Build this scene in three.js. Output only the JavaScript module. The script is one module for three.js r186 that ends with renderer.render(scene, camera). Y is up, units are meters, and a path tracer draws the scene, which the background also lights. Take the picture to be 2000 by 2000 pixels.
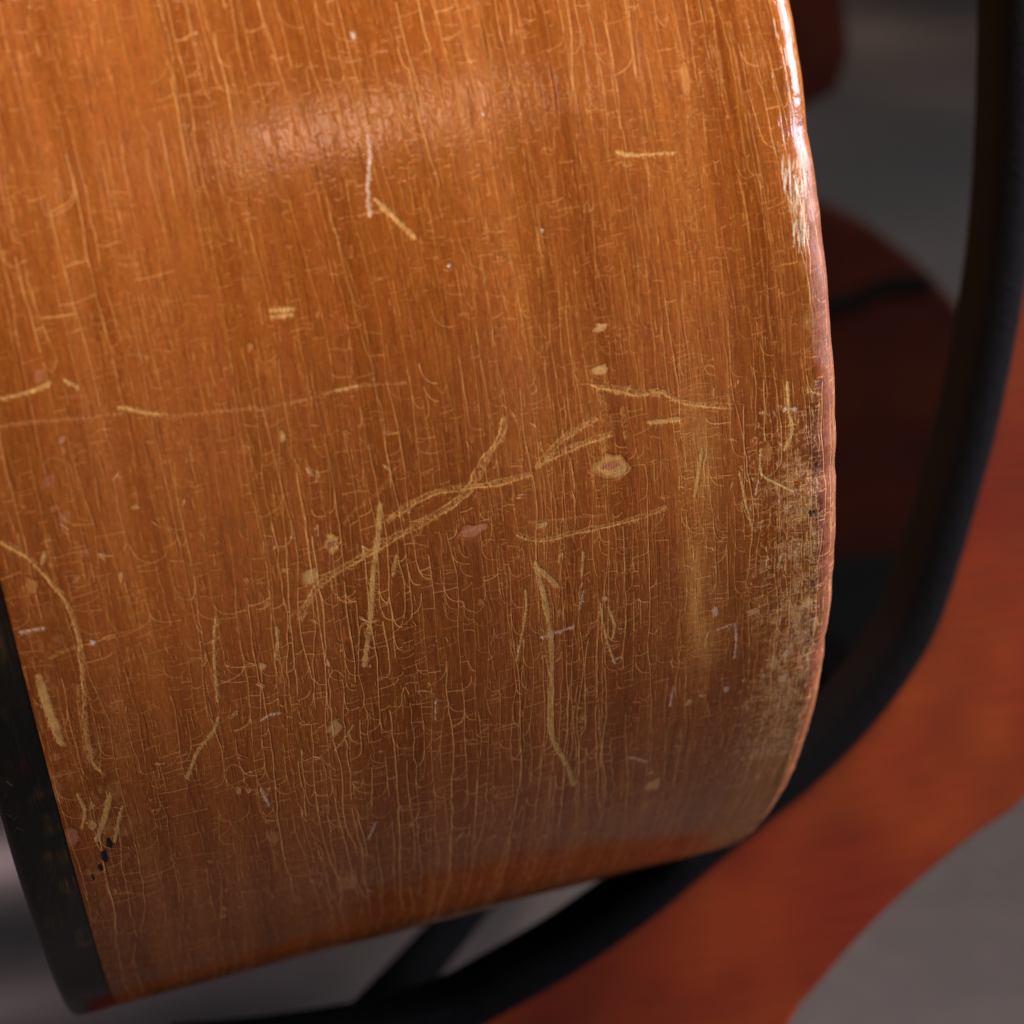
import * as THREE from 'three';
import { RectAreaLightUniformsLib } from 'three/addons/lights/RectAreaLightUniformsLib.js';
import { mergeVertices } from 'three/addons/utils/BufferGeometryUtils.js';

// ───────────────────────── camera, air, lamps, exposure ─────────────────────────
const W = 1024, H = 1024, FLOOR_DROP = 0.334;         // the lens is 0.334 m above the floor
const scene = new THREE.Scene();
const camera = new THREE.PerspectiveCamera(26.01, W / H, 0.02, 30);
camera.position.set(0, FLOOR_DROP, 0);
camera.rotation.set(THREE.MathUtils.degToRad(-22), 0, 0);
camera.focus = 0.268;
camera.userData.fStop = 19;
scene.background = new THREE.Color().setRGB(0.013, 0.012, 0.0125);

const renderer = new THREE.WebGLRenderer({ antialias: true });
renderer.setSize(W, H);
renderer.toneMapping = THREE.LinearToneMapping;
renderer.toneMappingExposure = 1;
renderer.shadowMap.enabled = true;
RectAreaLightUniformsLib.init();
const AIM = new THREE.Vector3(-0.02, FLOOR_DROP - 0.1, -0.23);
function panel(name, dir, dist, w, h, color, intensity) {
  const l = new THREE.RectAreaLight(color, intensity, w, h);
  l.name = name;
  l.position.copy(AIM).addScaledVector(new THREE.Vector3(...dir).normalize(), dist);
  l.lookAt(AIM);
  scene.add(l);
  return l;
}
panel('ceiling_panel', [0.2, 0.94, 0.19], 1.5, 1.1, 1.0, 0xfff4ec, 14.8);
panel('side_window', [0.93, 0.27, -0.16], 1.7, 0.85, 1.1, 0xf3efff, 20);
panel('warm_shop_lamp', [0.363, 0.35, 0.86], 1.2, 0.09, 0.12, 0xffc8a0, 17);

// ───────────────────────── helpers ─────────────────────────
function rng(seed) { let a = seed >>> 0; return () => { a = (a + 0x6d2b79f5) | 0; let t = Math.imul(a ^ (a >>> 15), 1 | a); t = (t + Math.imul(t ^ (t >>> 7), 61 | t)) ^ t; return ((t ^ (t >>> 14)) >>> 0) / 4294967296; }; }
const LAT = new Float32Array(65536); { const r = rng(77); for (let i = 0; i < 65536; i++) LAT[i] = r(); }
function vn(x, y) {                                   // value noise, 0..1
  const ix = Math.floor(x), iy = Math.floor(y); let fx = x - ix, fy = y - iy;
  fx = fx * fx * (3 - 2 * fx); fy = fy * fy * (3 - 2 * fy);
  const r0 = (iy & 255) << 8, r1 = ((iy + 1) & 255) << 8, c0 = ix & 255, c1 = (ix + 1) & 255;
  const a = LAT[r0 + c0], b = LAT[r0 + c1], c = LAT[r1 + c0], d = LAT[r1 + c1];
  return a + (b - a) * fx + (c - a) * fy + (a - b - c + d) * fx * fy;
}
const fbm = (x, y) => (vn(x, y) * 4 + vn(x * 2.03 + 17, y * 2.03 + 5) * 2 + vn(x * 4.1 + 31, y * 4.1 + 11)) / 7;
const ss = (a, b, x) => { const t = Math.min(1, Math.max(0, (x - a) / (b - a))); return t * t * (3 - 2 * t); };
const mix = (a, b, t) => a + (b - a) * t;
function tag(o, label, category, kind) { if (label) o.userData.label = label; if (category) o.userData.category = category; if (kind) o.userData.kind = kind; return o; }
function mesh(name, geo, mat, parent) { const m = new THREE.Mesh(geo, mat); m.name = name; m.castShadow = m.receiveShadow = true; parent.add(m); return m; }
function canvas(w, h) { const c = document.createElement('canvas'); c.width = w; c.height = h; return c; }
function canvasTex(c, srgb) { const t = new THREE.CanvasTexture(c); if (srgb) t.colorSpace = THREE.SRGBColorSpace; t.wrapS = t.wrapT = THREE.MirroredRepeatWrapping; t.anisotropy = 8; return t; }
function paint(c, fn) {                               // fill a canvas pixel by pixel
  const g = c.getContext('2d'), im = g.createImageData(c.width, c.height), d = im.data, o = [0, 0, 0];
  for (let y = 0, k = 0; y < c.height; y++) for (let x = 0; x < c.width; x++, k += 4) { fn(x, y, o); d[k] = o[0]; d[k + 1] = o[1]; d[k + 2] = o[2]; d[k + 3] = 255; }
  g.putImageData(im, 0, 0);
}

// ───────────────────────── the floor ─────────────────────────
{
  const c = canvas(2048, 2048), FX = 5, FZ = 6;
  // lighter and darker patches: [x, z, half width, half depth, lightness]
  const FLOOR_TONES = [[-0.16, -0.555, 0.07, 0.018, 1.7], [-0.16, -0.515, 0.08, 0.010, -0.35], [-0.15, -0.482, 0.09, 0.014, 0.7], [-0.18, -0.60, 0.08, 0.016, -0.25], [0.3, -1.93, 0.07, 0.13, 0.5], [0.42, -2.1, 0.10, 0.10, -0.5], [0.26, -1.45, 0.12, 0.2, -0.2], [0.17, -0.5, 0.1, 0.05, 0.12], [0.5, -1.8, 0.1, 0.3, 0.1], [0.3, -1.35, 0.3, 0.35, -0.22], [-0.04, -0.5, 0.075, 0.07, -0.24]];
  paint(c, (x, y, o) => {
    const Xm = (x / 2048 - 0.5) * FX, Zm = (y / 2048 - 0.5) * FZ - 1;
    let v = 0.7 + (fbm(Xm * 6 + 40, Zm * 6 + 40) - 0.5) * 0.5 + (vn(Xm * 150 + 900, Zm * 150 + 900) - 0.5) * 0.1;
    for (const [cx, cz, rx, rz, k] of FLOOR_TONES) { const d = ((Xm - cx) / rx) ** 2 + ((Zm - cz + (Xm - cx) * 0.25) / rz) ** 2; if (d < 6) v += k * Math.exp(-d); }
    v = Math.max(0.15, v);
    const w = vn(Xm * 3 + 40, Zm * 3 + 40), far = ss(0.8, 1.4, -Zm);
    o[0] = (66 - 6 * far) * v + 4 * w; o[1] = (57 - 8 * far) * v + 1; o[2] = (56 - 14 * far) * v - 4 * w + 1;
  });
  const t = canvasTex(c, true);
  const f = mesh('floor', new THREE.BoxGeometry(FX, 0.04, FZ), new THREE.MeshStandardMaterial({ map: t, roughness: 0.9 }), scene);
  f.position.set(0, -0.02, -1);
  tag(f, 'mottled grey carpet floor behind and below the guitar', 'floor', 'structure');
}

// ───────────────────────── the guitar ─────────────────────────
// local axes: x through the body from back seam to front, y up along the body, z out of the treble side
const MM = 0.001, R = 125.29, PSI0 = 68.8, ZFAR = -130, WOOD = 100;
const AX = new THREE.Vector3(0.95706753, 0.12902193, -0.25956712), AY = new THREE.Vector3(-0.1245235, 0.99164174, 0.03377213), AZ = new THREE.Vector3(0.26175493, 0, 0.96513437);
const BASE = new THREE.Vector3(-0.0748336864, FLOOR_DROP - 0.21428809835, -0.34910004039);
const rad = THREE.MathUtils.degToRad;

// the outline of the body in the (y, z) plane with its arc length s; s = R * theta on the near lower bout
function outline() {
  const P = [];                                        // {y, z, s, ny, nz}
  const at = (y, z, s) => P.push({ y, z, s });
  const th0 = 12, th1 = PSI0 + 90;
  const up = [];                                       // upper body, from the far side over the top to the near side
  const half = [[262, 24], [300, 4], [338, -1], [380, 16], [425, 29], [465, 18], [492, -20]];
  const pts = [[125 + R * Math.sin(rad(PSI0 - th0)), R * Math.cos(rad(PSI0 - th0))], ...half, [500, -65], ...half.slice().reverse().map(([y, z]) => [y, ZFAR - z]), [125 + R * Math.sin(rad(PSI0 - th0)), ZFAR - R * Math.cos(rad(PSI0 - th0))]];
  const curve = new THREE.CatmullRomCurve3(pts.map(([y, z]) => new THREE.Vector3(0, y, z)), false, 'centripetal');
  const upper = curve.getSpacedPoints(160).reverse();  // far side first, near side last
  const n1 = 260;
  for (let i = 0; i <= n1; i++) { const th = mix(th0, th1, i / n1), psi = rad(PSI0 - th); at(125 + R * Math.sin(psi), R * Math.cos(psi), R * rad(th)); }
  let s = R * rad(th1);
  for (let i = 1; i <= 20; i++) at(125 - R, ZFAR * i / 20, s + -ZFAR * i / 20);
  s -= ZFAR;
  for (let i = 1; i <= 90; i++) { const psi = rad(-90 - (PSI0 - th0 + 90) * i / 90); at(125 + R * Math.sin(psi), ZFAR + R * Math.cos(psi), s + R * rad((PSI0 - th0 + 90) * i / 90)); }
  s = P[P.length - 1].s;
  let prev = P[P.length - 1];
  for (let i = 1; i <= 160; i++) { const q = upper[i]; s += Math.hypot(q.y - prev.y, q.z - prev.z); at(q.y, q.z, s); prev = q; }
  const n = P.length;
  for (let i = 0; i < n; i++) {
    const a = P[i === 0 ? n - 2 : i - 1], b = P[i === n - 1 ? 1 : i + 1];
    const ty = b.y - a.y, tz = b.z - a.z, l = Math.hypot(ty, tz);
    P[i].ny = -tz / l * -1; P[i].nz = ty / l * -1;
    // outward: rotate the tangent so that it points away from the middle
    if ((P[i].y - 230) * P[i].ny + (P[i].z + 65) * P[i].nz < 0 && Math.abs(P[i].y - 338) > 60) { P[i].ny *= -1; P[i].nz *= -1; }
  }
  for (let i = 0; i < n; i++) { const p = P[i]; if (Math.abs(p.y - 338) <= 60) { const sgn = p.z > -65 ? 1 : -1; if (p.nz * sgn < 0) { p.ny *= -1; p.nz *= -1; } } }
  return P;
}
const OUT = outline();
// surface texture space: u along the profile (mm from the back seam), s along the outline (mm)
const U0 = -1, UW = 108, S0 = 78, SH = 192;
// sweep a profile round the outline; profile(p) gives [a, inset, u] from back to front
function sweep(profile, nicks) {
  const pos = [], uv = [], idx = [], m = profile(OUT[0]).length;
  OUT.forEach((p, i) => {
    profile(p).forEach(([a, inset, u], j) => {
      const d = inset + (nicks ? nicks(a, p.s) : 0);
      pos.push(a * MM, (p.y - p.ny * d) * MM, (p.z - p.nz * d) * MM);
      uv.push((u - U0) / UW, 1 - (p.s - S0) / SH);
      if (i && j) { const k = i * m + j; idx.push(k - m - 1, k - 1, k, k - m - 1, k, k - m); }
    });
  });
  const g = new THREE.BufferGeometry();
  g.setAttribute('position', new THREE.Float32BufferAttribute(pos, 3));
  g.setAttribute('uv', new THREE.Float32BufferAttribute(uv, 2));
  g.setIndex(idx); g.computeVertexNormals();
  return g;
}
const edgeR = (s) => 3.9 + 0.8 * ss(190, 250, s);     // the front edge is worn rounder lower down
// nicks, dents and lumps along the worn front edge
const NICKS = [[127, 0.9, 3.2], [170.2, 0.5, 1.2], [199.5, 0.45, 1.5], [137, 0.35, 5], [152, 0.25, 2.5]];
function edgeNick(a, s) {
  const k = ss(94, 99, a); if (!k) return 0;
  let d = (vn(s * 0.35, 3) - 0.5) * 0.35 + (vn(s * 1.1, a * 0.4) - 0.5) * 0.16;
  for (const [c, h, w] of NICKS) d += h * Math.exp(-(((s - c) / w) ** 2));
  return d * k;
}
const dentUV = (a, s) => 0.12 * Math.exp(-(((a - 82) / 3.5) ** 2)) * ss(150, 165, s) * (1 - ss(195, 215, s)) + (vn(a * 0.06, s * 0.03) - 0.5) * 0.10 + (vn(a * 0.2 + 7, s * 0.07) - 0.5) * 0.07 + edgeNick(a, s);
const SEAM = 97;
const sideProfile = () => { const o = []; for (let i = 0; i <= 97; i++) o.push([i, 0, i]); return o; };
const frontProfile = (p) => {
  const r = edgeR(p.s), o = [];
  for (let i = 0; i <= 5; i++) { const a = mix(SEAM, WOOD + 0.6 - r, i / 5); o.push([a, 0, a]); }
  if (r > 3.6) o.forEach((q, i) => { q[0] = Math.max(q[0], SEAM - 0.6 + 0.6 * (1 - i / 5) + 0.02 * i); });
  for (let i = 1; i <= 12; i++) { const f = Math.PI / 2 * i / 12; o.push([WOOD + 0.6 - r + r * Math.sin(f), r * (1 - Math.cos(f)), WOOD + 0.6 - r + r * f]); }
  o.push([WOOD + 0.6, r + 6, WOOD + 6], [WOOD + 0.6, r + 14, WOOD + 7]);
  return o;
};
const bindProfile = () => {
  const o = [[-8.2, 16, 0], [-7, 3, 0], [-6.8, 1.6, 0]];
  for (let i = 0; i <= 8; i++) { const f = Math.PI / 2 * (1 - i / 8); o.push([-5.4 - 1.4 * Math.sin(f), 1.4 * (1 - Math.cos(f)) + 0, 1 + 2.2 * i / 8]); }
  for (let i = 1; i <= 5; i++) o.push([-5.4 + i * 5.28 / 5, i === 5 ? 0.12 : -0.02, 3.2 + i * 1.1]);
  return o;
};

// ── lacquer: amber finish over straight grain, checked all over, scratched and worn ──
const TW = 2048, TH = 2048, kx = TW / UW, ky = TH / SH;
const cC = canvas(TW, TH), hC = canvas(TW, TH), rC = canvas(1024, 1024);
const X = (u) => (u - U0) * kx, Y = (s) => (s - S0) * ky;
function edgeWear(u, s) {                              // 0..1, finish rubbed off near the front edge
  const zone = ss(84, 96, u) * ss(158, 172, s) * (1 - 0.25 * ss(205, 225, s));
  const n = fbm(u * 0.55, s * 0.4) * 0.65 + vn(u * 2.3, s * 1.6) * 0.35;
  const speck = ss(0.50, 0.68, n + zone * 0.16 - 0.06) * zone;
  const low = ss(82, 99, u) * ss(196, 226, s) * 0.8;
  const strip = ss(95.9, 97.9, u + (vn(u * 0.8 + 5, s * 0.45) - 0.5) * 2.4) * ss(120, 146, s) * (0.55 + 0.4 * vn(u * 1.5, s * 1.1));
  return Math.min(1, Math.max(speck * 0.85, low * (0.6 + 0.6 * vn(u * 0.5, s * 0.25)), strip));
}
function cornerWear(u, s) {                            // rubbed patches beside the dark binding
  const zone = (1 - ss(5, 13, u)) * ss(160, 172, s) * (1 - ss(208, 222, s));
  return zone * ss(0.52, 0.72, fbm(u * 0.45 + 60, s * 0.28) * 0.7 + vn(u * 1.9, s * 0.9) * 0.3) * 0.8;
}
paint(cC, (x, y, o) => {
  const u = x / kx + U0, s = y / ky + S0;
  const ug = u + (vn(u * 0.1, s * 0.012) - 0.5) * 3;
  const band = 0.45 * vn(ug * 0.16, s * 0.006 + 4) + 0.55 * ss(0.15, 0.85, vn(ug * 0.34 + 11, s * 0.008 + 30)), fine = vn(ug * 3.2, s * 0.05), fib = vn(ug * 8.5, s * 0.28), fib2 = vn(ug * 14, s * 0.6 + 50);
  const blot = fbm(u * 0.06 + 9, s * 0.03);
  let v = 0.92 + (band - 0.5) * 0.19 + (fine - 0.5) * (0.05 + 0.08 * ss(50, 90, u)) + (fib - 0.5) * 0.09 + (fib2 - 0.5) * 0.09 + (blot - 0.5) * 0.12;
  let r = 162 * v, g = 88 * v * (0.91 + 0.09 * fine + 0.09 * band), b = 34 * v * (0.8 + 0.4 * band);
  const worn = Math.exp(-(((u - 81.5 - (s - 170) * 0.01) / 2.4) ** 2)) * ss(150, 162, s) * (1 - ss(190, 206, s)) * (0.45 + 0.8 * ss(0.3, 0.6, fbm(u * 0.35 + 13, s * 0.12))) * (0.6 + 0.8 * fib);   // a long rubbed band
  if (worn > 0.01) { const k = worn * 0.8; r = mix(r, 196, k); g = mix(g, 132, k); b = mix(b, 66, k); }
  const w = edgeWear(u, s);
  if (w > 0) { const k = w * 0.82, t = vn(u * 3.1, s * 2.2), pk = ss(96.3, 97.8, u); r = mix(r, mix(206, 134, pk) - 30 * t, k); g = mix(g, mix(152, 72, pk) - 26 * t, k); b = mix(b, mix(86, 42, pk) - 20 * t, k); }
  const c = cornerWear(u, s);
  if (c > 0) { const k = c * 0.55; r = mix(r, 198, k); g = mix(g, 140, k); b = mix(b, 84, k); }
  const seam = Math.exp(-(((u - 97.0 + (vn(s * 0.2, 8) - 0.5) * 0.7) / (0.3 + 0.55 * vn(s * 0.16, 2))) ** 2)) * ss(150, 158, s) * (1 - ss(198, 214, s)) * (0.5 + 0.5 * ss(0.2, 0.5, vn(s * 0.14, 21)));
  if (seam > 0.01) { const k = seam * 0.92; r = mix(r, 104, k); g = mix(g, 48, k); b = mix(b, 44, k); }
  const purple = Math.exp(-(((u - 96) / 1.2) ** 2 + ((s - 163.5) / 3.2) ** 2)) * (0.5 + 0.6 * fib);
  if (purple > 0.02) { const k = Math.min(1, purple * 0.9); r = mix(r, 112, k); g = mix(g, 58, k); b = mix(b, 58, k); }
  o[0] = Math.min(255, r); o[1] = Math.min(255, g); o[2] = Math.min(255, Math.max(0, b));
});
paint(hC, (x, y, o) => {
  const u = x / kx + U0, s = y / ky + S0;
  let h = 150 + (vn(u * 5.5, s * 0.35) - 0.5) * 5 + (vn(u * 1.3, s * 0.5) - 0.5) * 14 + (vn(u * 8, s * 5) - 0.5) * 8 + (vn(u * 4.2 + 60, s * 3.3) - 0.5) * 8;
  const w = Math.max(edgeWear(u, s), cornerWear(u, s));
  h += w * (-10 + (vn(u * 2.5, s * 2.2) - 0.5) * 26);
  h += ss(93, 96, u) * (vn(u * 0.9, s * 1.2) - 0.5) * 55;
  o[0] = o[1] = o[2] = Math.max(0, Math.min(255, h));
});
paint(rC, (x, y, o) => {
  const u = x / 1024 * UW + U0, s = y / 1024 * SH + S0;
  const w = Math.max(edgeWear(u, s), cornerWear(u, s));
  o[0] = o[1] = o[2] = Math.min(255, 22 + 12 * vn(u * 0.5, s * 0.25) + 10 * vn(u * 6, s * 1) + w * 150);
});
const cg = cC.getContext('2d'), hg = hC.getContext('2d'), rg = rC.getContext('2d');
for (const g of [cg, hg]) { g.lineCap = 'round'; g.lineJoin = 'round'; }
const rnd = rng(4242);
// strokes are laid out in millimetres; widths in millimetres across the side
function line(g, P, w, style) {
  g.save(); g.scale(kx, ky); g.translate(-U0, -S0);
  g.beginPath(); g.moveTo(P[0][0], P[0][1]);
  for (let i = 1; i < P.length - 1; i++) { const q = P[i], n = P[i + 1]; g.quadraticCurveTo(q[0], q[1], (q[0] + n[0]) / 2, (q[1] + n[1]) / 2); }
  const e = P[P.length - 1]; g.lineTo(e[0], e[1]);
  g.lineWidth = w; g.strokeStyle = style; g.stroke(); g.restore();
}
function curve2(g, a, c, b, w, style) { g.save(); g.scale(kx, ky); g.translate(-U0, -S0); g.beginPath(); g.moveTo(...a); g.quadraticCurveTo(c[0], c[1], b[0], b[1]); g.lineWidth = w; g.strokeStyle = style; g.stroke(); g.restore(); }
function blob(g, u, s, ru, rs, style) { g.save(); g.scale(kx, ky); g.translate(u - U0, s - S0); g.scale(ru, rs); g.beginPath(); for (let i = 0; i <= 14; i++) { const f = i / 14 * Math.PI * 2, k = 0.52 + 0.9 * vn(Math.cos(f) * 2 + u * 3 + 9, Math.sin(f) * 2 + s); g.lineTo(Math.cos(f) * k, Math.sin(f) * k); } g.closePath(); g.fillStyle = style; g.fill(); g.restore(); }
// pores and fibres
for (let i = 0; i < 5200; i++) {
  const u = rnd() * 106, s = S0 + rnd() * SH, l = 0.6 + rnd() * rnd() * 5, a = 0.10 + rnd() * 0.26;
  if (vn(u * 0.12 + 3, s * 0.02) < 0.36) continue;
  line(cg, [[u, s], [u + (rnd() - 0.5) * 0.12, s + l]], 0.06 + rnd() * 0.07, `rgba(66,30,16,${a})`);
  line(hg, [[u, s], [u, s + l]], 0.08, 'rgba(90,90,90,0.5)');
}
for (let i = 0; i < 6500; i++) {
  const u = rnd() * 106, s = S0 + rnd() * SH, l = 0.8 + rnd() * rnd() * 7, k = ss(22, 60, u) * 0.75 + 0.25;
  if (rnd() > k || vn(u * 0.1, s * 0.03 + 9) < 0.3) continue;
  line(cg, [[u, s], [u + (rnd() - 0.5) * 0.2, s + l * 0.5], [u + (rnd() - 0.5) * 0.3, s + l]], 0.06 + rnd() * 0.07, `rgba(218,156,86,${(0.14 + rnd() * 0.34) * (0.6 + 0.5 * ss(135, 170, s))})`);
}
// finish checks: long cracks along the grain joined by short curved cross checks
const TAN = (a) => `rgba(222,160,92,${Math.min(1, a * 1.3)})`;
const cols = [];
for (let u = 0.8; u < 104;) {
  const base = u, ph = rnd() * 100, slope = (rnd() - 0.5) * 0.03, wob = 0.12 + rnd() * 0.25;
  cols.push((s) => base + (vn(base * 0.07, s * 0.02) - 0.5) * 3.4 + (vn(ph, s * 0.11) - 0.5) * 1.1 + (vn(ph + 7, s * 0.6) - 0.5) * wob + slope * (s - 170) * ss(0, 5, Math.min(base, 104 - base)));
  u += (u < 26 ? 0.8 + rnd() * 1.7 : u < 52 ? 0.5 + rnd() * 1.2 : 0.4 + rnd() * 0.9);
}
const patch = (u, s) => (0.74 + 0.46 * ss(128, 162, s)) * (0.62 + 0.85 * ss(0.28, 0.7, fbm(u * 0.06 + 80, s * 0.04 + 12)));
function crack(P, w, a0, deep) {
  const a = a0 * patch(P[0][0], P[0][1]);
  line(cg, P, w, TAN(a));
  if (deep > 0.35) line(cg, P.map(([x, y]) => [x + 0.13, y + 0.05]), w * 0.75, `rgba(60,26,12,${a * deep * 0.75})`);
  line(hg, P, w * 1.15, `rgba(60,60,60,${Math.min(1, a * 0.6)})`);
}
cols.forEach((f, i) => {
  for (let s = S0 - 12 + rnd() * 20; s < S0 + SH;) {
    const len = 10 + rnd() * rnd() * 90, P = [], a = 0.28 + rnd() * 0.45, w = 0.07 + rnd() * rnd() * 0.11, deep = rnd();
    for (let t = 0; t <= len; t += 0.8) P.push([f(s + t), s + t]);
    const nb = cols[i + (rnd() < 0.7 ? 1 : -1)];
    if (nb && rnd() < 0.4) { const e = s + len, h = 0.6 + rnd() * 2; P.push([mix(f(e), nb(e + h), 0.25), e + h * 0.7], [nb(e + h), e + h]); }
    for (let k = 0; k + 4 < P.length; k += 9) {       // strength wanders along the crack
      const q = P.slice(k, k + 11), m = vn(q[0][0] * 0.4 + 20, q[0][1] * 0.16);
      if (m > 0.2) crack(q, w, a * (0.4 + 0.85 * m), deep);
    }
    s += len + rnd() * rnd() * 14;
  }
});
cols.forEach((f, i) => {
  const g = cols[i + 1]; if (!g) return;
  for (let s = S0 + rnd() * 5; s < S0 + SH;) {
    const u = f(s), dense = (0.32 + 0.85 * ss(138, 172, s)) * (0.5 + 1.0 * vn(u * 0.12 + 70, s * 0.06));
    s += (0.5 - Math.log(1 - rnd() * 0.98) * 3.6) / Math.max(0.25, dense);
    const a = (0.26 + rnd() * 0.5) * patch(u, s), w = 0.07 + rnd() * 0.07, kind = rnd(), h = 0.5 + rnd() * 2.2, far = rnd() < 0.16 && cols[i + 2] ? cols[i + 2] : g;
    let A, C, B;
    if (kind < 0.60) { const d = (rnd() - 0.5) * 1.1; A = [f(s), s]; B = [far(s + d), s + d]; C = [(A[0] + B[0]) / 2, s + (rnd() - 0.3) * 0.6]; }
    else if (kind < 0.82) { A = [f(s) + 0.05, s]; C = [f(s + h) + 0.1, s + h]; B = [far(s + h), s + h + (rnd() - 0.2) * 0.5]; }
    else if (kind < 0.95) { A = [far(s) - 0.05, s]; C = [far(s + h) - 0.1, s + h]; B = [f(s + h), s + h + (rnd() - 0.2) * 0.5]; }
    else { A = [f(s), s + h * 0.3]; B = [g(s), s + h * 0.3]; C = [(A[0] + B[0]) / 2 + (rnd() - 0.5) * 0.4, s + h * (rnd() < 0.75 ? 1.4 : -0.9)]; }
    curve2(cg, A, C, B, w, TAN(a)); curve2(hg, A, C, B, w * 1.2, `rgba(60,60,60,${a * 0.55})`);
    if (rnd() < 0.3) curve2(cg, [A[0] + 0.05, A[1] + 0.16], [C[0] + 0.05, C[1] + 0.16], [B[0], B[1] + 0.16], w * 0.8, `rgba(70,30,14,${a * 0.5})`);
  }
});
// hair-thin checks between the larger ones
for (let i = 0; i < 15000; i++) {
  const u = rnd() * 104, s = S0 + rnd() * SH, l = 0.3 + rnd() * rnd() * 1.9, across = rnd() < 0.55, up = (rnd() - 0.5) * 0.5, c = (rnd() - 0.5) * 0.9, a = 0.14 + rnd() * 0.34;
  if (vn(u * 0.15 + 33, s * 0.07) < 0.28) continue;
  const A = [u, s], B = across ? [u + l, s + up] : [u + up * 0.5, s + l * 1.8], C = across ? [u + l * (0.3 + rnd() * 0.4), s + up + c] : [u + c * 0.25, s + l * 0.9];
  curve2(cg, A, C, B, 0.05 + rnd() * 0.05, TAN(a)); curve2(hg, A, C, B, 0.09, `rgba(60,60,60,${a})`);
}
// small knocks and nicks scattered over the lower half
for (let i = 0; i < 150; i++) {
  const u = 4 + rnd() * 92, s = 148 + rnd() * 88, n = 2 + Math.floor(rnd() * 5), dir = rnd() * 3.14, a = 0.2 + rnd() * 0.45;
  for (let k = 0; k < n; k++) { const x = u + (rnd() - 0.5) * 0.5, y = s + (rnd() - 0.5) * 0.6, l = 0.2 + rnd() * rnd() * 1.4; line(cg, [[x, y], [x + Math.cos(dir) * l * 0.5 + (rnd() - 0.5) * 0.2, y + Math.sin(dir) * l * 0.5], [x + Math.cos(dir) * l, y + Math.sin(dir) * l]], 0.07 + rnd() * 0.16, `rgba(${212 + rnd() * 24},${158 + rnd() * 34},${90 + rnd() * 60},${a})`); line(hg, [[x, y], [x + Math.cos(dir) * l, y + Math.sin(dir) * l]], 0.16, 'rgba(70,70,70,0.6)'); }
}
// a ladder of fine arcs in the rubbed band
for (let s = 150; s < 200; s += 0.35 + rnd() * 0.9) { const u = 79.4 + rnd() * 0.8, wd = 2 + rnd() * 3; curve2(cg, [u, s + 0.4], [u + wd * 0.6, s - 0.5], [u + wd, s + rnd() * 0.5], 0.09, TAN(0.25 + rnd() * 0.3)); }
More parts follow.
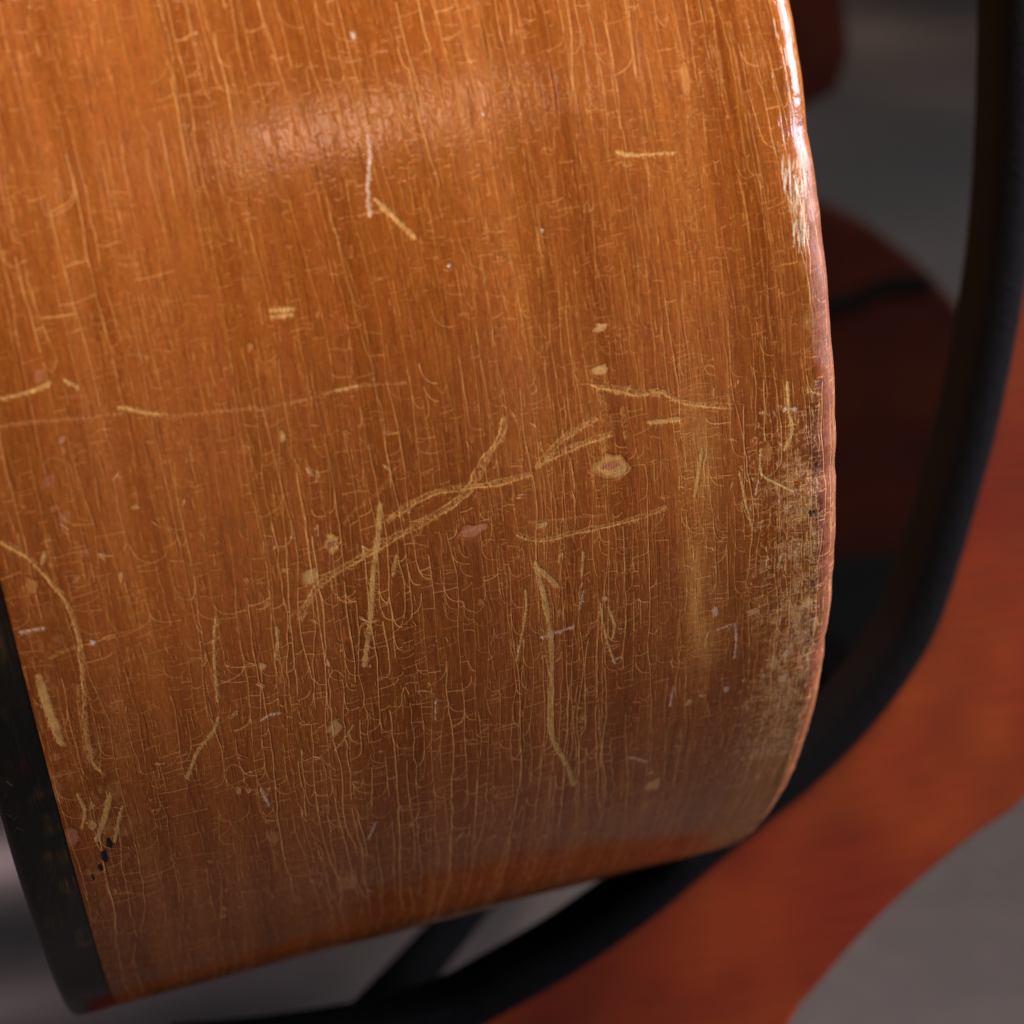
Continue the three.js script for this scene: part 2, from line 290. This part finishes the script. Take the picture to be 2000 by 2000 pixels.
// scratches seen on the side, placed in millimetres from the back seam and along the outline
const SCRATCHES = [
  ['t', 0.89, [[58.9, 152.8], [58.3, 154.9], [56.2, 157.3], [53.7, 160.8], [51.6, 162.2], [47.3, 163.9], [43.4, 165.2], [40.4, 166.4], [35.7, 168.2], [33.2, 170.9], [32, 173]]],
  ['t', 0.71, [[43.8, 162.5], [46.9, 160.9], [50.1, 160.2], [54, 160.4], [57.8, 160.8], [61.5, 160.5]]],
  ['f', 0.53, [[38.8, 161.5], [40.8, 159.8], [43.7, 158.2], [45.8, 155.8]]],
  ['g', 0.77, [[43.3, 160], [42.6, 163.7], [41.4, 168.5], [40.3, 174.9], [38.8, 182.1]]],
  ['g', 0.60, [[44.3, 167.2], [43.6, 169.9]]],
  ['g', 0.77, [[60.8, 172.4], [61.2, 175.7], [61.7, 179.5], [62.1, 187.2], [61.7, 197.2], [61.9, 202.9], [64, 209.9], [65.2, 215.7]]],
  ['g', 0.86, [[61.1, 173.5], [62.2, 175.1], [63.3, 176.9]]],
  ['g', 0.38, [[59.3, 176.3], [59.1, 179.7], [57.9, 185.6], [57.6, 187]]],
  ['w', 0.44, [[60.7, 184.2], [65.1, 183.7]]],
  ['t', 0.71, [[62, 159.9], [65.4, 157], [69.9, 155.3]]],
  ['t', 0.71, [[63.3, 159.2], [67.1, 158.2], [71.4, 157.7]]],
  ['t', 0.61, [[58.8, 168.1], [61.5, 169.6], [66.1, 169.7], [74, 169.7], [77.4, 169]]],
  ['f', 0.36, [[60.3, 166.8], [64, 167.2], [69.7, 168.1]]],
  ['g', 0.38, [[68.5, 181], [68.9, 185], [69.3, 187.6], [70.2, 191.6]]],
  ['g', 0.38, [[69.5, 181.8], [70.3, 185], [69.9, 187.4]]],
  ['g', 0.37, [[66.8, 172.6], [66.4, 176.1]]],
  ['w', 0.45, [[69.8, 191.1], [71, 190.7]]],
  ['p', 1.19, [[71, 152.5], [70.7, 156.1], [70.2, 159.7]]],
  ['t', 0.71, [[70.2, 151.4], [72.4, 152.2], [75.1, 153.4], [77.7, 153.6], [80, 155.4], [83, 156.6], [86.3, 157.7]]],
  ['p', 0.59, [[71.4, 149.9], [72.3, 152.5], [77.8, 154.1]]],
  ['g', 0.72, [[76, 157.3], [78.1, 157.6], [80, 157.7]]],
  ['p', 0.60, [[73, 154.6], [73.1, 158.6]]],
  ['g', 0.49, [[82.4, 162.3], [81.9, 164.8], [81.2, 168.5]]],
  ['g', 0.30, [[83, 163], [82.5, 164.6]]],
  ['y', 0.55, [[93.5, 156], [93.5, 159.7], [93.8, 162.5], [92.7, 164.9]]],
  ['y', 0.37, [[89.7, 164], [89.7, 167.4], [91.8, 169.4], [93.8, 171]]],
  ['g', 0.37, [[86.9, 166.5], [87.3, 169.3], [87.8, 172.3], [88.4, 175.2]]],
  ['w', 0.31, [[89.2, 168.4], [88.9, 170.1]]],
  ['w', 0.39, [[86.2, 189.8], [86.5, 192.7], [86.4, 196.1]]],
  ['w', 0.39, [[83.8, 190.1], [85.7, 189.7]]],
  ['w', 0.33, [[78.2, 198.7], [77.9, 202.6]]],
  ['w', 0.34, [[72.5, 211.9], [74, 213], [75.5, 214.4]]],
  ['t', 0.53, [[1, 154.4], [3.6, 157.2], [5.6, 161.2], [6.6, 164.2], [6.9, 168.1], [6.6, 171.8], [6.1, 176.4], [5.3, 182.3], [5.3, 186.5], [5.9, 188.7]]],
  ['g', 1.19, [[1.6, 172.3], [1.7, 176.3], [2, 179.8], [2.3, 183.2]]],
  ['p', 0.54, [[5.6, 174.7], [5, 181.6], [5, 186.6], [6.3, 189.6]]],
  ['w', 0.29, [[0.7, 166], [3.5, 166.1]]],
  ['p', 0.58, [[3.2, 170.3], [5.3, 169.6], [7.1, 169.6]]],
  ['f', 0.91, [[6.2, 154.9], [6, 156.8], [5.7, 158.6]]],
  ['g', 0.36, [[22.3, 170.6], [21.5, 175.1], [20.9, 182.2]]],
  ['g', 0.61, [[20.7, 184.6], [19.7, 186.8], [17.7, 189.1], [16.5, 191.6], [15.7, 193.6]]],
  ['g', 0.42, [[29.2, 173.3], [29, 175.5], [28.3, 178.3]]],
  ['f', 0.30, [[29.5, 178], [28.5, 181.7]]],
  ['w', 0.31, [[25.5, 186.9], [26.9, 186.2], [28, 186.4]]],
  ['w', 0.57, [[24.2, 198.7], [24.6, 200.5], [24.9, 202.6]]],
  ['f', 0.26, [[23.6, 199.1], [23.8, 203.4], [24.6, 206.6]]],
  ['w', 0.45, [[49, 118.2], [48.9, 120], [48.4, 121.9], [47.8, 124.5], [47.6, 126.9]]],
  ['g', 0.62, [[48.4, 125.1], [49.8, 127.1], [52.1, 130.2]]],
  ['g', 0.39, [[16.5, 142], [17.6, 142.4], [19.1, 143.2], [20.7, 143.7]]],
  ['f', 0.28, [[20.7, 143.7], [23.3, 144.4], [27.3, 144.8], [31.5, 145.3]]],
  ['f', 0.28, [[31.2, 145.7], [37.6, 145.5], [40.1, 145.3]]],
  ['g', 0.34, [[40.3, 145.3], [42.9, 145.3]]],
  ['f', 0.23, [[42.9, 145.3], [48.5, 146.1]]],
  ['g', 0.28, [[4.5, 138.4], [6.2, 138.4], [7.8, 138.3]]],
  ['g', 0.50, [[7.8, 138.3], [9, 138.1], [10.1, 137.8]]],
  ['g', 0.39, [[11.5, 137.8], [12.8, 139]]],
  ['f', 0.28, [[3.8, 141.4], [7.1, 141.6], [12.5, 142.4], [16.9, 142.7]]],
  ['g', 0.45, [[34.7, 134.8], [37.5, 135.2]]],
  ['g', 0.45, [[34.7, 135.6], [37.2, 135.8]]],
  ['f', 0.50, [[18.7, 136.3], [19.8, 136.8], [21, 137.2]]],
  ['g', 0.46, [[76.3, 125.1], [77.6, 125.7], [78.9, 126]]],
  ['g', 0.23, [[78.9, 126], [83.2, 126.5]]],
  ['f', 0.29, [[76.3, 125.2], [77.2, 126.9], [78, 126.7]]],
  ['f', 0.93, [[85.8, 121.6], [84.5, 128.9], [83.8, 135.6]]],
  ['g', 0.31, [[33.9, 195.2], [35.2, 193.6], [36.6, 191.4]]],
  ['g', 0.49, [[2.6, 191.6], [3, 195.1], [2.1, 198.2]]],
  ['g', 0.87, [[6.4, 193], [5.2, 196.9], [3.5, 201.4]]],
  ['g', 0.50, [[7.5, 195.8], [6.6, 198.5], [5.6, 202.3]]],
  ['f', 0.30, [[30.5, 172.5], [35.9, 168.6]]],
  ['w', 0.33, [[37.1, 216.2], [38.3, 212.2]]],
  ['g', 0.34, [[49, 223.3], [50, 220.8]]],
  ['w', 0.31, [[65.8, 181.1], [66.5, 178.5]]],
  ['w', 0.25, [[46.8, 193.9], [47.1, 190.3]]],
  ['g', 0.39, [[82.7, 190.2], [82.3, 192.8]]],
  ['g', 0.41, [[22.4, 169.9], [22.4, 171]]],
];
const TONES = { t: '216,160,92', f: '204,142,78', g: '218,170,100', w: '226,190,168', p: '212,156,84', y: '232,190,116' };
for (const [kind, w, P0] of SCRATCHES) {
  const P = []; let L = 0;
  for (let i = 0; i + 1 < P0.length; i++) { const a = P0[Math.max(0, i - 1)], b = P0[i], c = P0[i + 1], d = P0[Math.min(P0.length - 1, i + 2)], l = Math.hypot(c[0] - b[0], c[1] - b[1]), n = Math.max(2, Math.ceil(l / 0.35));
    for (let k = 0; k < n; k++) { const t = k / n, t2 = t * t, t3 = t2 * t; P.push([0, 1].map((j) => 0.5 * (2 * b[j] + (c[j] - a[j]) * t + (2 * a[j] - 5 * b[j] + 4 * c[j] - d[j]) * t2 + (3 * b[j] - a[j] - 3 * c[j] + d[j]) * t3))); } L += l; }
  P.push(P0[P0.length - 1]);
  const tone = TONES[kind], faint = kind === 'f' ? 0.45 : kind === 'p' ? 0.7 : 1, n = P.length;
  for (let i = 0; i + 1 < n; i++) {
    const [x, y] = P[i], dx = P[i + 1][0] - x, dy = P[i + 1][1] - y, l = Math.hypot(dx, dy) || 1, nx = -dy / l, ny = dx / l;
    const env = Math.min(1, (i + 1) / 4, (n - i) / 4), hw = w * 0.5 * (0.35 + 0.65 * env) * (0.75 + 0.5 * vn(x * 1.3, y * 1.3)), str = (0.55 + 0.7 * vn(x * 0.9 + 5, y * 0.9)) * (0.35 + 1.1 * vn(x * 3.1, y * 3.1 + 40));
    if (kind === 't') for (const sd of [-1, 1]) { const off = hw * sd * (0.35 + 0.9 * vn(x * 0.8 + sd * 9, y * 0.8)), al = str * (0.15 + 1.3 * vn(x * 1.7 + 30 * sd + 60, y * 1.7)), ox = nx * off, oy = ny * off; line(cg, [[x + ox, y + oy], [x + dx * 1.3 + ox, y + dy * 1.3 + oy]], w * (0.12 + 0.2 * vn(x * 2 + sd, y * 2)), `rgba(${tone},${Math.min(0.95, 0.8 * al)})`); }
    if (kind === 'g' || kind === 'y' || kind === 'w') line(cg, [[x, y], [x + dx * 1.2, y + dy * 1.2]], hw * 1.5, `rgba(${tone},${(kind === 'w' ? 0.32 : 0.4) * str})`);
    if (kind !== 'f' && kind !== 'p') line(cg, [[x + Math.abs(nx) * hw * 1.15 + 0.04, y + 0.08], [x + dx + Math.abs(nx) * hw * 1.15 + 0.04, y + dy + 0.08]], 0.09, `rgba(58,26,12,${0.3 * str})`);  // dark line along one edge paints depth into the scratch
    line(hg, [[x, y], [x + dx, y + dy]], hw * 1.6, `rgba(80,80,80,${0.35 * faint})`);
    for (let k = 0; k < 7; k++) { const q = (rnd() * 2 - 1) * hw * 1.05, f = rnd(), px = x + dx * f + nx * q, py = y + dy * f + ny * q; line(cg, [[px, py], [px + (rnd() - 0.5) * 0.35, py + (rnd() - 0.2) * 0.5]], 0.06 + rnd() * 0.1, `rgba(${tone},${(0.3 + rnd() * 0.5) * faint})`); if (rnd() < 0.25) line(cg, [[px, py], [px + 0.05, py + 0.3]], 0.07, `rgba(90,44,20,${0.35 * faint})`); }
  }
}
const DINGS = [
  ['k', 71.1, 161.8, 2.15, 1.75],
  ['p', 53.6, 166.3, 1.6, 0.85],
  ['k', 37, 164, 0.85, 1.4],
  ['g', 33.9, 167.5, 0.9, 1.1],
  ['g', 34.3, 191.3, 1.05, 1.55],
  ['g', 71.4, 144.6, 1, 0.6],
  ['g', 70.9, 149.6, 0.9, 0.65],
  ['w', 93, 159.5, 0.3, 0.3],
  ['w', 94.2, 159.7, 0.35, 0.35],
  ['w', 93.5, 197.7, 0.55, 0.8],
  ['w', 93.7, 202.6, 0.75, 0.9],
  ['w', 85.6, 202, 0.45, 0.65],
  ['g', 80.4, 202.9, 0.5, 0.65],
  ['w', 83.6, 187, 0.4, 0.8],
  ['g', 92, 199, 0.8, 1.35],
  ['g', 88.6, 188.5, 0.9, 0.55],
  ['g', 76.9, 221.5, 1.05, 1.7],
  ['g', 21.5, 198.3, 0.4, 0.65],
  ['g', 22.8, 198.8, 0.25, 0.6],
  ['f', 24.9, 209.9, 0.85, 1.55],
  ['w', 49.7, 107.5, 0.3, 0.4],
  ['f', 85.6, 119, 0.85, 1.65],
  ['g', 26.8, 178.5, 0.45, 0.6],
  ['f', 3.1, 160.6, 0.7, 1.1],
  ['f', 10.3, 169.4, 0.85, 0.45],
  ['f', 53.8, 176.6, 0.4, 0.45],
  ['g', 62.1, 167.7, 0.7, 0.45],
  ['f', 32, 138.4, 0.4, 0.45],
  ['g', 33.6, 149.3, 0.35, 0.75],
  ['g', 69.1, 180.5, 0.4, 0.45],
  ['w', 8.3, 169.6, 0.35, 0.4],
  ['f', 34.1, 227.6, 1.4, 3.5],
  ['p', 0.7, 199.2, 0.85, 1.75],
  ['g', 3.4, 198.2, 0.5, 1.25],
  ['v', 7.4, 148.8, 0.6, 0.75],
  ['v', 8.3, 153.2, 0.65, 0.7],
  ['v', 9.6, 158, 0.6, 0.5],
  ['v', 30.3, 161.9, 0.95, 0.45],
  ['v', 9, 136.9, 0.45, 0.8],
  ['v', 9.9, 144.4, 0.25, 0.4],
  ['w', 55.3, 134, 0.2, 0.2],
  ['w', 62.1, 118.4, 0.15, 0.15],
  ['w', 66.5, 132.2, 0.15, 0.2],
  ['g', 96.2, 189.4, 0.7, 0.95],
  ['g', 94.5, 190.7, 1.05, 1.85],
  ['g', 97.2, 193.9, 0.55, 1.7],
  ['f', 90.6, 164.8, 0.65, 1.4],
];
for (const [kind, u, s, ru, rs] of DINGS) {
  const pale = { k: '232,190,118', g: '226,182,116', f: '204,142,80', w: '240,222,206', p: '206,140,112', v: '196,140,128' }[kind], A = { k: 0.58, g: 0.7, f: 0.5, w: 0.6, p: 0.6, v: 0.45 }[kind];
  if (kind === 'v') { for (let i = -2; i <= 2; i++) line(cg, [[u + i * ru * 0.4 - 0.15, s + rs * 0.8], [u + i * ru * 0.4 + 0.2, s - rs * 0.8]], 0.12, `rgba(${pale},${A})`); continue; }
  blob(cg, u, s, ru, rs, `rgba(${pale},${A * 0.6})`); blob(cg, u + 0.05, s, ru * 0.78, rs * 0.8, `rgba(${pale},${A * 0.7})`);
  blob(hg, u, s, ru * 1.1, rs * 1.1, 'rgba(70,70,70,0.55)');
  if (kind === 'k') { blob(cg, u - ru * 0.05, s - rs * 0.05, ru * 0.55, rs * 0.34, 'rgba(178,104,72,0.6)'); for (let i = 0; i < 7; i++) { const x = u + (i / 6 - 0.55) * ru * 0.9; line(cg, [[x, s - rs * 0.3], [x, s + rs * 0.25]], 0.08, `rgba(104,44,34,${0.3 + rnd() * 0.5})`); } }
  line(cg, [[u - ru, s + rs * 0.5], [u - ru * 0.4, s + rs * 1.05], [u + ru * 0.5, s + rs * 1.0], [u + ru * 1.02, s + rs * 0.3]], 0.1, 'rgba(80,36,16,0.4)');
  for (let i = 0; i < 34; i++) { const x = u + (rnd() * 2 - 1) * ru, y = s + (rnd() * 2 - 1) * rs; line(cg, [[x, y], [x + (rnd() - 0.5) * ru * 0.7, y + (rnd() - 0.5) * 0.3]], 0.08, rnd() < 0.7 ? `rgba(${pale},${A * 0.8})` : 'rgba(96,50,24,0.3)'); }
}
for (const [u, s, ru, rs] of [[4.9, 202.2, 0.4, 1.15], [3.9, 204.7, 0.4, 1.3], [3.1, 206.9, 0.3, 0.8], [1.9, 208.7, 0.2, 0.6], [95.8, 174.9, 0.35, 0.5], [96.3, 174.7, 0.2, 0.25]]) { blob(cg, u, s, ru, rs, 'rgba(26,20,16,0.9)'); blob(cg, u + 0.15, s + 0.2, ru * 0.7, rs * 0.8, 'rgba(20,16,14,0.8)'); }
// speckled wear and small black pits along the front edge
for (let i = 0; i < 8500; i++) {
  const u = 82 + Math.sqrt(rnd()) * 15, s = 152 + rnd() * 70, k = edgeWear(u, s) * 0.75 + 0.22 * ss(84, 93, u) * ss(155, 165, s);
  if (rnd() > k) continue;
  const up = rnd() < 0.5, l = 0.3 + rnd() * rnd() * 1.6, c = rnd() < 0.9 ? `rgba(${216 + rnd() * 26},${164 + rnd() * 40},${98 + rnd() * 66},${0.25 + rnd() * 0.5})` : `rgba(104,52,30,${0.3 + rnd() * 0.35})`;
  const q = [[u, s], [u + (rnd() - 0.5) * 0.5 + (up ? 0 : l * 0.5), s + (up ? l * 0.5 : (rnd() - 0.5) * 0.4)], [u + (up ? (rnd() - 0.5) * 0.4 : l), s + (up ? l : (rnd() - 0.5) * 0.4)]];
  line(cg, q, 0.07 + rnd() * rnd() * 0.22, c); if (rnd() < 0.4) line(hg, q, 0.12, 'rgba(90,90,90,0.2)');
}
for (let i = 0; i < 150; i++) { const u = 97.4 + rnd() * 2.6, s = 122 + rnd() * 90; line(cg, [[u, s], [u + (rnd() - 0.5) * 0.1, s + 0.3 + rnd() * 1.4]], 0.10, `rgba(50,28,30,${0.25 + rnd() * 0.5})`); }
for (let s = 122; s < 215; s += 0.5 + rnd() * 1.3) curve2(cg, [97.3, s + 0.3], [98.8, s - 0.2 + rnd() * 0.4], [100.4, s - 0.2], 0.25, `rgba(216,150,116,${0.03 + rnd() * 0.12})`);
// knocked spot high on the front edge, its white glare painted as strokes
for (let i = 0; i < 120; i++) { const t = rnd(), u = 97.0 + (rnd() - 0.5) * (3.4 - 1.6 * t), s = 129 + t * 10; line(cg, [[u, s], [u - 0.25 + (rnd() - 0.5) * 0.3, s + 0.8 + rnd() * 1.6]], 0.12 + rnd() * 0.14, `rgba(${222 + rnd() * 20},${204 + rnd() * 25},${186 + rnd() * 30},${0.15 + rnd() * 0.4})`); }
blob(cg, 98.2, 126.6, 1.6, 0.9, 'rgba(150,86,70,0.75)');

{ // the wood's fibre shows through every mark
  const im = cg.getImageData(0, 0, TW, TH), d = im.data;
  for (let y = 0, k = 0; y < TH; y++) { const s = y / ky + S0; for (let x = 0; x < TW; x++, k += 4) { const u = x / kx + U0, m = 1 + (vn(u * 10, s * 1.2) - 0.5) * 0.13 + (vn(u * 5 + 30, s * 5) - 0.5) * 0.13; d[k] = Math.min(255, d[k] * m); d[k + 1] = Math.min(255, d[k + 1] * m); d[k + 2] = Math.min(255, d[k + 2] * m); } }
  cg.putImageData(im, 0, 0);
}
const cT = canvasTex(cC, true), hT = canvasTex(hC), rT = canvasTex(rC);
const lacquer = new THREE.MeshPhysicalMaterial({ map: cT, bumpMap: hT, bumpScale: 0.00016, roughness: 1, roughnessMap: rT, ior: 1.46, side: THREE.DoubleSide });

// tortoiseshell celluloid: near black with amber and dark red clouds
const bC = canvas(128, 2048);
paint(bC, (x, y, o) => {
  const u = x / 128 * 8, s = y / 2048 * SH;
  const n = ss(0.55, 0.8, fbm(u * 0.28 + 2, s * 0.16) * 0.6 + vn(u * 0.7, s * 0.42) * 0.4), red = ss(0.55, 0.8, fbm(u * 0.22 + 40, s * 0.13)), st = vn(u * 6, s * 0.2), gr = vn(u * 0.4 + 9, s * 0.1);
  o[0] = 7 + 8 * gr + n * 62 * (0.3 + 0.9 * st) + red * 52 * st; o[1] = 8 + 9 * gr + n * 34 * (0.4 + 0.9 * st); o[2] = 6 + 4 * gr + n * 6 + red * 3;
});
{ const g = bC.getContext('2d'), r = rng(9);                              // nicks, scuffs and painted glints along its length
  for (let i = 0; i < 520; i++) { const y = r() * 2048, x = 14 + r() * r() * r() * 90; g.strokeStyle = `rgba(${150 + r() * 60},${140 + r() * 50},${130 + r() * 60},${0.1 + r() * 0.35})`; g.lineWidth = 0.6 + r() * 1.6; g.beginPath(); g.moveTo(x, y); g.lineTo(x + 3 + r() * 8, y + (r() - 0.5) * 26); g.stroke(); }
  for (let i = 0; i < 500; i++) { const y = r() * 2048, x = r() * 128; g.strokeStyle = `rgba(96,92,70,${0.05 + r() * 0.15})`; g.lineWidth = 0.8; g.beginPath(); g.moveTo(x, y); g.lineTo(x, y + 10 + r() * 60); g.stroke(); } }
const bH = canvas(128, 1024);
paint(bH, (x, y, o) => { const u = x / 128 * 8, s = y / 1024 * SH; o[0] = o[1] = o[2] = 120 + 60 * (vn(u * 1.4, s * 0.35) - 0.5) + 60 * (vn(u * 4, s * 1.2) - 0.5) + 40 * (vn(u * 7, s * 0.4) - 0.5); });
const shell = new THREE.MeshPhysicalMaterial({ map: canvasTex(bC, true), bumpMap: canvasTex(bH), bumpScale: 0.00014, roughness: 0.16, ior: 1.52, side: THREE.DoubleSide });

const guitar = new THREE.Group(); guitar.name = 'acoustic_guitar';
guitar.matrixAutoUpdate = true;
guitar.quaternion.setFromRotationMatrix(new THREE.Matrix4().makeBasis(AX, AY, AZ));
guitar.position.copy(BASE);
tag(guitar, 'old amber brown acoustic guitar with crazed, scratched lacquer and worn edge, filling the picture', 'guitar');
scene.add(guitar);
mesh('body_side', sweep(sideProfile, dentUV), lacquer, guitar);
tag(mesh('front_edge', sweep(frontProfile, dentUV), lacquer, guitar), 'glossy rounded front edge with worn bare patches');
{ const g = sweep(bindProfile); const uv = g.attributes.uv, m = bindProfile().length; for (let i = 0; i < uv.count; i++) uv.setX(i, bindProfile()[i % m][2] / 8); tag(mesh('binding', g, shell, guitar), 'dark tortoiseshell binding strip'); }
{ // the two faces that close the box
  const face = (a, inset) => { const sh = new THREE.Shape(OUT.slice(0, -1).map((p) => new THREE.Vector2(p.y - p.ny * inset, p.z - p.nz * inset))); const g = new THREE.ExtrudeGeometry(sh, { depth: 2.4, bevelEnabled: false }); const q = g.attributes.position; for (let i = 0; i < q.count; i++) { const y = q.getX(i), z = q.getY(i), d = q.getZ(i); q.setXYZ(i, (a + d) * MM, y * MM, z * MM); } g.computeVertexNormals(); return g; };
  const plain = new THREE.MeshPhysicalMaterial({ color: new THREE.Color().setRGB(0.36, 0.15, 0.04), roughness: 0.3, side: THREE.DoubleSide });
  mesh('top_plate', face(WOOD - 2, 12), plain, guitar);
  mesh('back_plate', face(-7.9, 13), plain, guitar);
}

// ───────────────────────── the wooden stand ─────────────────────────
// local axes: x sideways, y up from the guitar's base, z towards the lens
const stand = new THREE.Group(); stand.name = 'guitar_stand';
stand.position.set(BASE.x, 0, BASE.z);
stand.rotation.y = Math.atan2(AZ.x, AZ.z);
tag(stand, 'red brown wooden guitar stand whose curved arm is lined with black rubber, holding the guitar', 'guitar stand');
scene.add(stand);
const UPY = BASE.y / MM;                               // height of the guitar's base above the floor, mm
const redC = canvas(512, 512);
paint(redC, (x, y, o) => { const n = fbm(x * 0.018, y * 0.012), f = vn(x * 0.03, y * 0.4) , m = fbm(x * 0.008 + 4, y * 0.01); const v = 0.82 + (n - 0.5) * 0.16 + (f - 0.5) * 0.09 + (m - 0.5) * 0.24; o[0] = 142 * v; o[1] = 50 * v * (0.8 + 0.45 * m); o[2] = 16 * v; });
const redT = canvasTex(redC, true); redT.repeat.set(5, 5);
const redWood = new THREE.MeshPhysicalMaterial({ map: redT, roughness: 0.55, specularIntensity: 0.6 });
const shadedWood = new THREE.MeshPhysicalMaterial({ map: redT, color: new THREE.Color().setRGB(0.062, 0.06, 0.045), roughness: 0.95, specularIntensity: 0.1 });  // the red wood darkened, shade from the guitar painted into its colour
const rubC = canvas(256, 256);
paint(rubC, (x, y, o) => { o[0] = o[1] = o[2] = 110 + 90 * (fbm(x * 0.05, y * 0.05) - 0.5) + 60 * (vn(x * 0.4, y * 0.4) - 0.5); });
const rubT = canvasTex(rubC); rubT.repeat.set(8, 8);
const rubber = new THREE.MeshPhysicalMaterial({ color: new THREE.Color().setRGB(0.0018, 0.0018, 0.0025), roughness: 0.7, specularIntensity: 0.16, bumpMap: rubT, bumpScale: 0.0006 });
const matte = new THREE.MeshPhysicalMaterial({ color: new THREE.Color().setRGB(0.002, 0.002, 0.002), roughness: 1, specularIntensity: 0.03 });
const v2 = (p) => p.map(([x, y]) => new THREE.Vector2(x, y));
function smooth(p, n) { return new THREE.SplineCurve(v2(p)).getPoints(n); }
// inner line of the cradle, from the low left end round to the high right end (mm, y from the guitar's base)
const INNER = smooth([[-5, -4], [4, -7], [22, -9], [42, -9], [54, -7], [63, -3.2], [71.7, 0.9], [80.2, 5.8], [88.8, 11.6], [97.9, 19], [107.3, 26.1], [115.9, 32.5], [124.2, 40.6], [131.3, 50.2], [135.5, 59.7], [140.1, 80.1], [142.6, 94], [144.5, 111], [145.1, 123.3], [144.8, 140], [143, 165], [139, 196]], 150);
const OUTER = smooth([[150, 203], [166, 190], [178, 150], [183, 110], [181, 70], [172, 32], [163, 16], [153.5, 9.5], [144, 2.4], [135, -5.6], [126.3, -15.5], [119, -27], [112, -60], [108, -UPY + 0]], 90);
function toPlane(g, z0) { const p = g.attributes.position; for (let i = 0; i < p.count; i++) p.setXYZ(i, p.getX(i) * MM, (p.getY(i) + UPY) * MM, (p.getZ(i) + z0) * MM); g.computeVertexNormals(); return g; }
{
  const sh = new THREE.Shape([...INNER, ...OUTER, ...v2([[62, -UPY], [60, -70], [44, -44], [14, -34], [-5, -30], [-6, -14]])]);
  const g = new THREE.ExtrudeGeometry(sh, { depth: 5, bevelEnabled: true, bevelThickness: 1.5, bevelSize: 1.5, bevelOffset: -3, bevelSegments: 4 });
  const uv = g.attributes.uv; for (let i = 0; i < uv.count; i++) uv.setXY(i, uv.getX(i) / 500, uv.getY(i) / 500);
  tag(mesh('stand_arm', toPlane(g, 36.2), redWood, stand), 'curved red brown wooden arm');
}
{ // rubber lining: a channel bent round the inner line, lapping over the front and the back of the arm
  const prof = [[-7.2, 42.6], [-7.2, 43.5], [-6.3, 44.3], [-4, 44.8], [-1.8, 44.5], [-0.5, 43.6], [0, 42], [0, 36], [-0.4, 34.4], [-1.8, 33.4], [-6.5, 33], [-7.2, 34]];
  const L = INNER.filter((p) => p.x > 7 || p.y > 30), pos = [], idx = [], m = prof.length;
  L.forEach((p, i) => { const a = L[Math.max(0, i - 1)], b = L[Math.min(L.length - 1, i + 1)], tx = b.x - a.x, ty = b.y - a.y, l = Math.hypot(tx, ty), nx = -ty / l, ny = tx / l;
    prof.forEach(([d, z], j) => { pos.push(p.x + nx * d, p.y + ny * d, z); if (i) { const k = i * m + j, j2 = i * m + (j + 1) % m; idx.push(k - m, j2 - m, k, k, j2 - m, j2); } }); });
  for (const e of [0, L.length - 1]) for (let j = 1; j + 1 < m; j++) idx.push(e * m, e * m + j, e * m + j + 1);
  const g = new THREE.BufferGeometry(); g.setAttribute('position', new THREE.Float32BufferAttribute(pos, 3)); g.setIndex(idx);
  const uv = []; for (let i = 0; i < pos.length; i += 3) uv.push((pos[i] + pos[i + 2]) / 100, pos[i + 1] / 100); g.setAttribute('uv', new THREE.Float32BufferAttribute(uv, 2));
  rubber.side = THREE.DoubleSide;
  tag(mesh('rubber_pad', toPlane(g, 0), rubber, stand), 'black rubber pad along the inner curve');
}
{ // the far leg of the stand, the guitar's shade put into its colour
  const sh = new THREE.Shape(v2([[200, -UPY], [356, -UPY], [347, -42], [329, -10], [313, 6], [296, 19], [280, 27], [262, 34], [252, 44], [256, 57], [268, 62], [279, 67], [283, 80], [280, 97], [272, 122], [262, 160], [255, 230], [200, 230]]));
  const g = new THREE.ExtrudeGeometry(sh, { depth: 16, bevelEnabled: true, bevelThickness: 2, bevelSize: 2, bevelOffset: -2, bevelSegments: 3 });
  const uv = g.attributes.uv; for (let i = 0; i < uv.count; i++) uv.setXY(i, uv.getX(i) / 500, uv.getY(i) / 500);
  tag(mesh('rear_leg', toPlane(g, -346), shadedWood, stand), 'wooden leg behind the guitar with its shade put into the colour');
  const strip = smooth([[262, -4], [285, -4], [303, 2], [318, 1]], 20), low = strip.map((p) => new THREE.Vector2(p.x, p.y - 5)).reverse();
  mesh('rear_strip', toPlane(new THREE.ExtrudeGeometry(new THREE.Shape([...strip, ...low]), { depth: 3, bevelEnabled: false }), -328.2), matte, stand);  // thin black strip added for the dark groove line across the leg
}
{ // added black block for the shade on the floor before the rear leg
  const sh = new THREE.Shape(v2([[248, -UPY], [360, -UPY], [356, -UPY + 12], [346, -UPY + 17], [262, -UPY + 17], [251, -UPY + 12]]));
  mesh('shade_block', toPlane(new THREE.ExtrudeGeometry(sh, { depth: 84, bevelEnabled: true, bevelThickness: 3, bevelSize: 3, bevelOffset: -3, bevelSegments: 3 }), -326), matte, stand);
}
{ // the black prop that runs from the arm back to the floor
  const rod = (a, b, r) => { const c = new THREE.LineCurve3(new THREE.Vector3(...a), new THREE.Vector3(...b)); return toPlane(new THREE.TubeGeometry(c, 1, r, 14), 0); };
  mesh('brace', rod([42, -15, 34], [138, -116, -192], 4.6), matte, stand);
}
renderer.render(scene, camera);
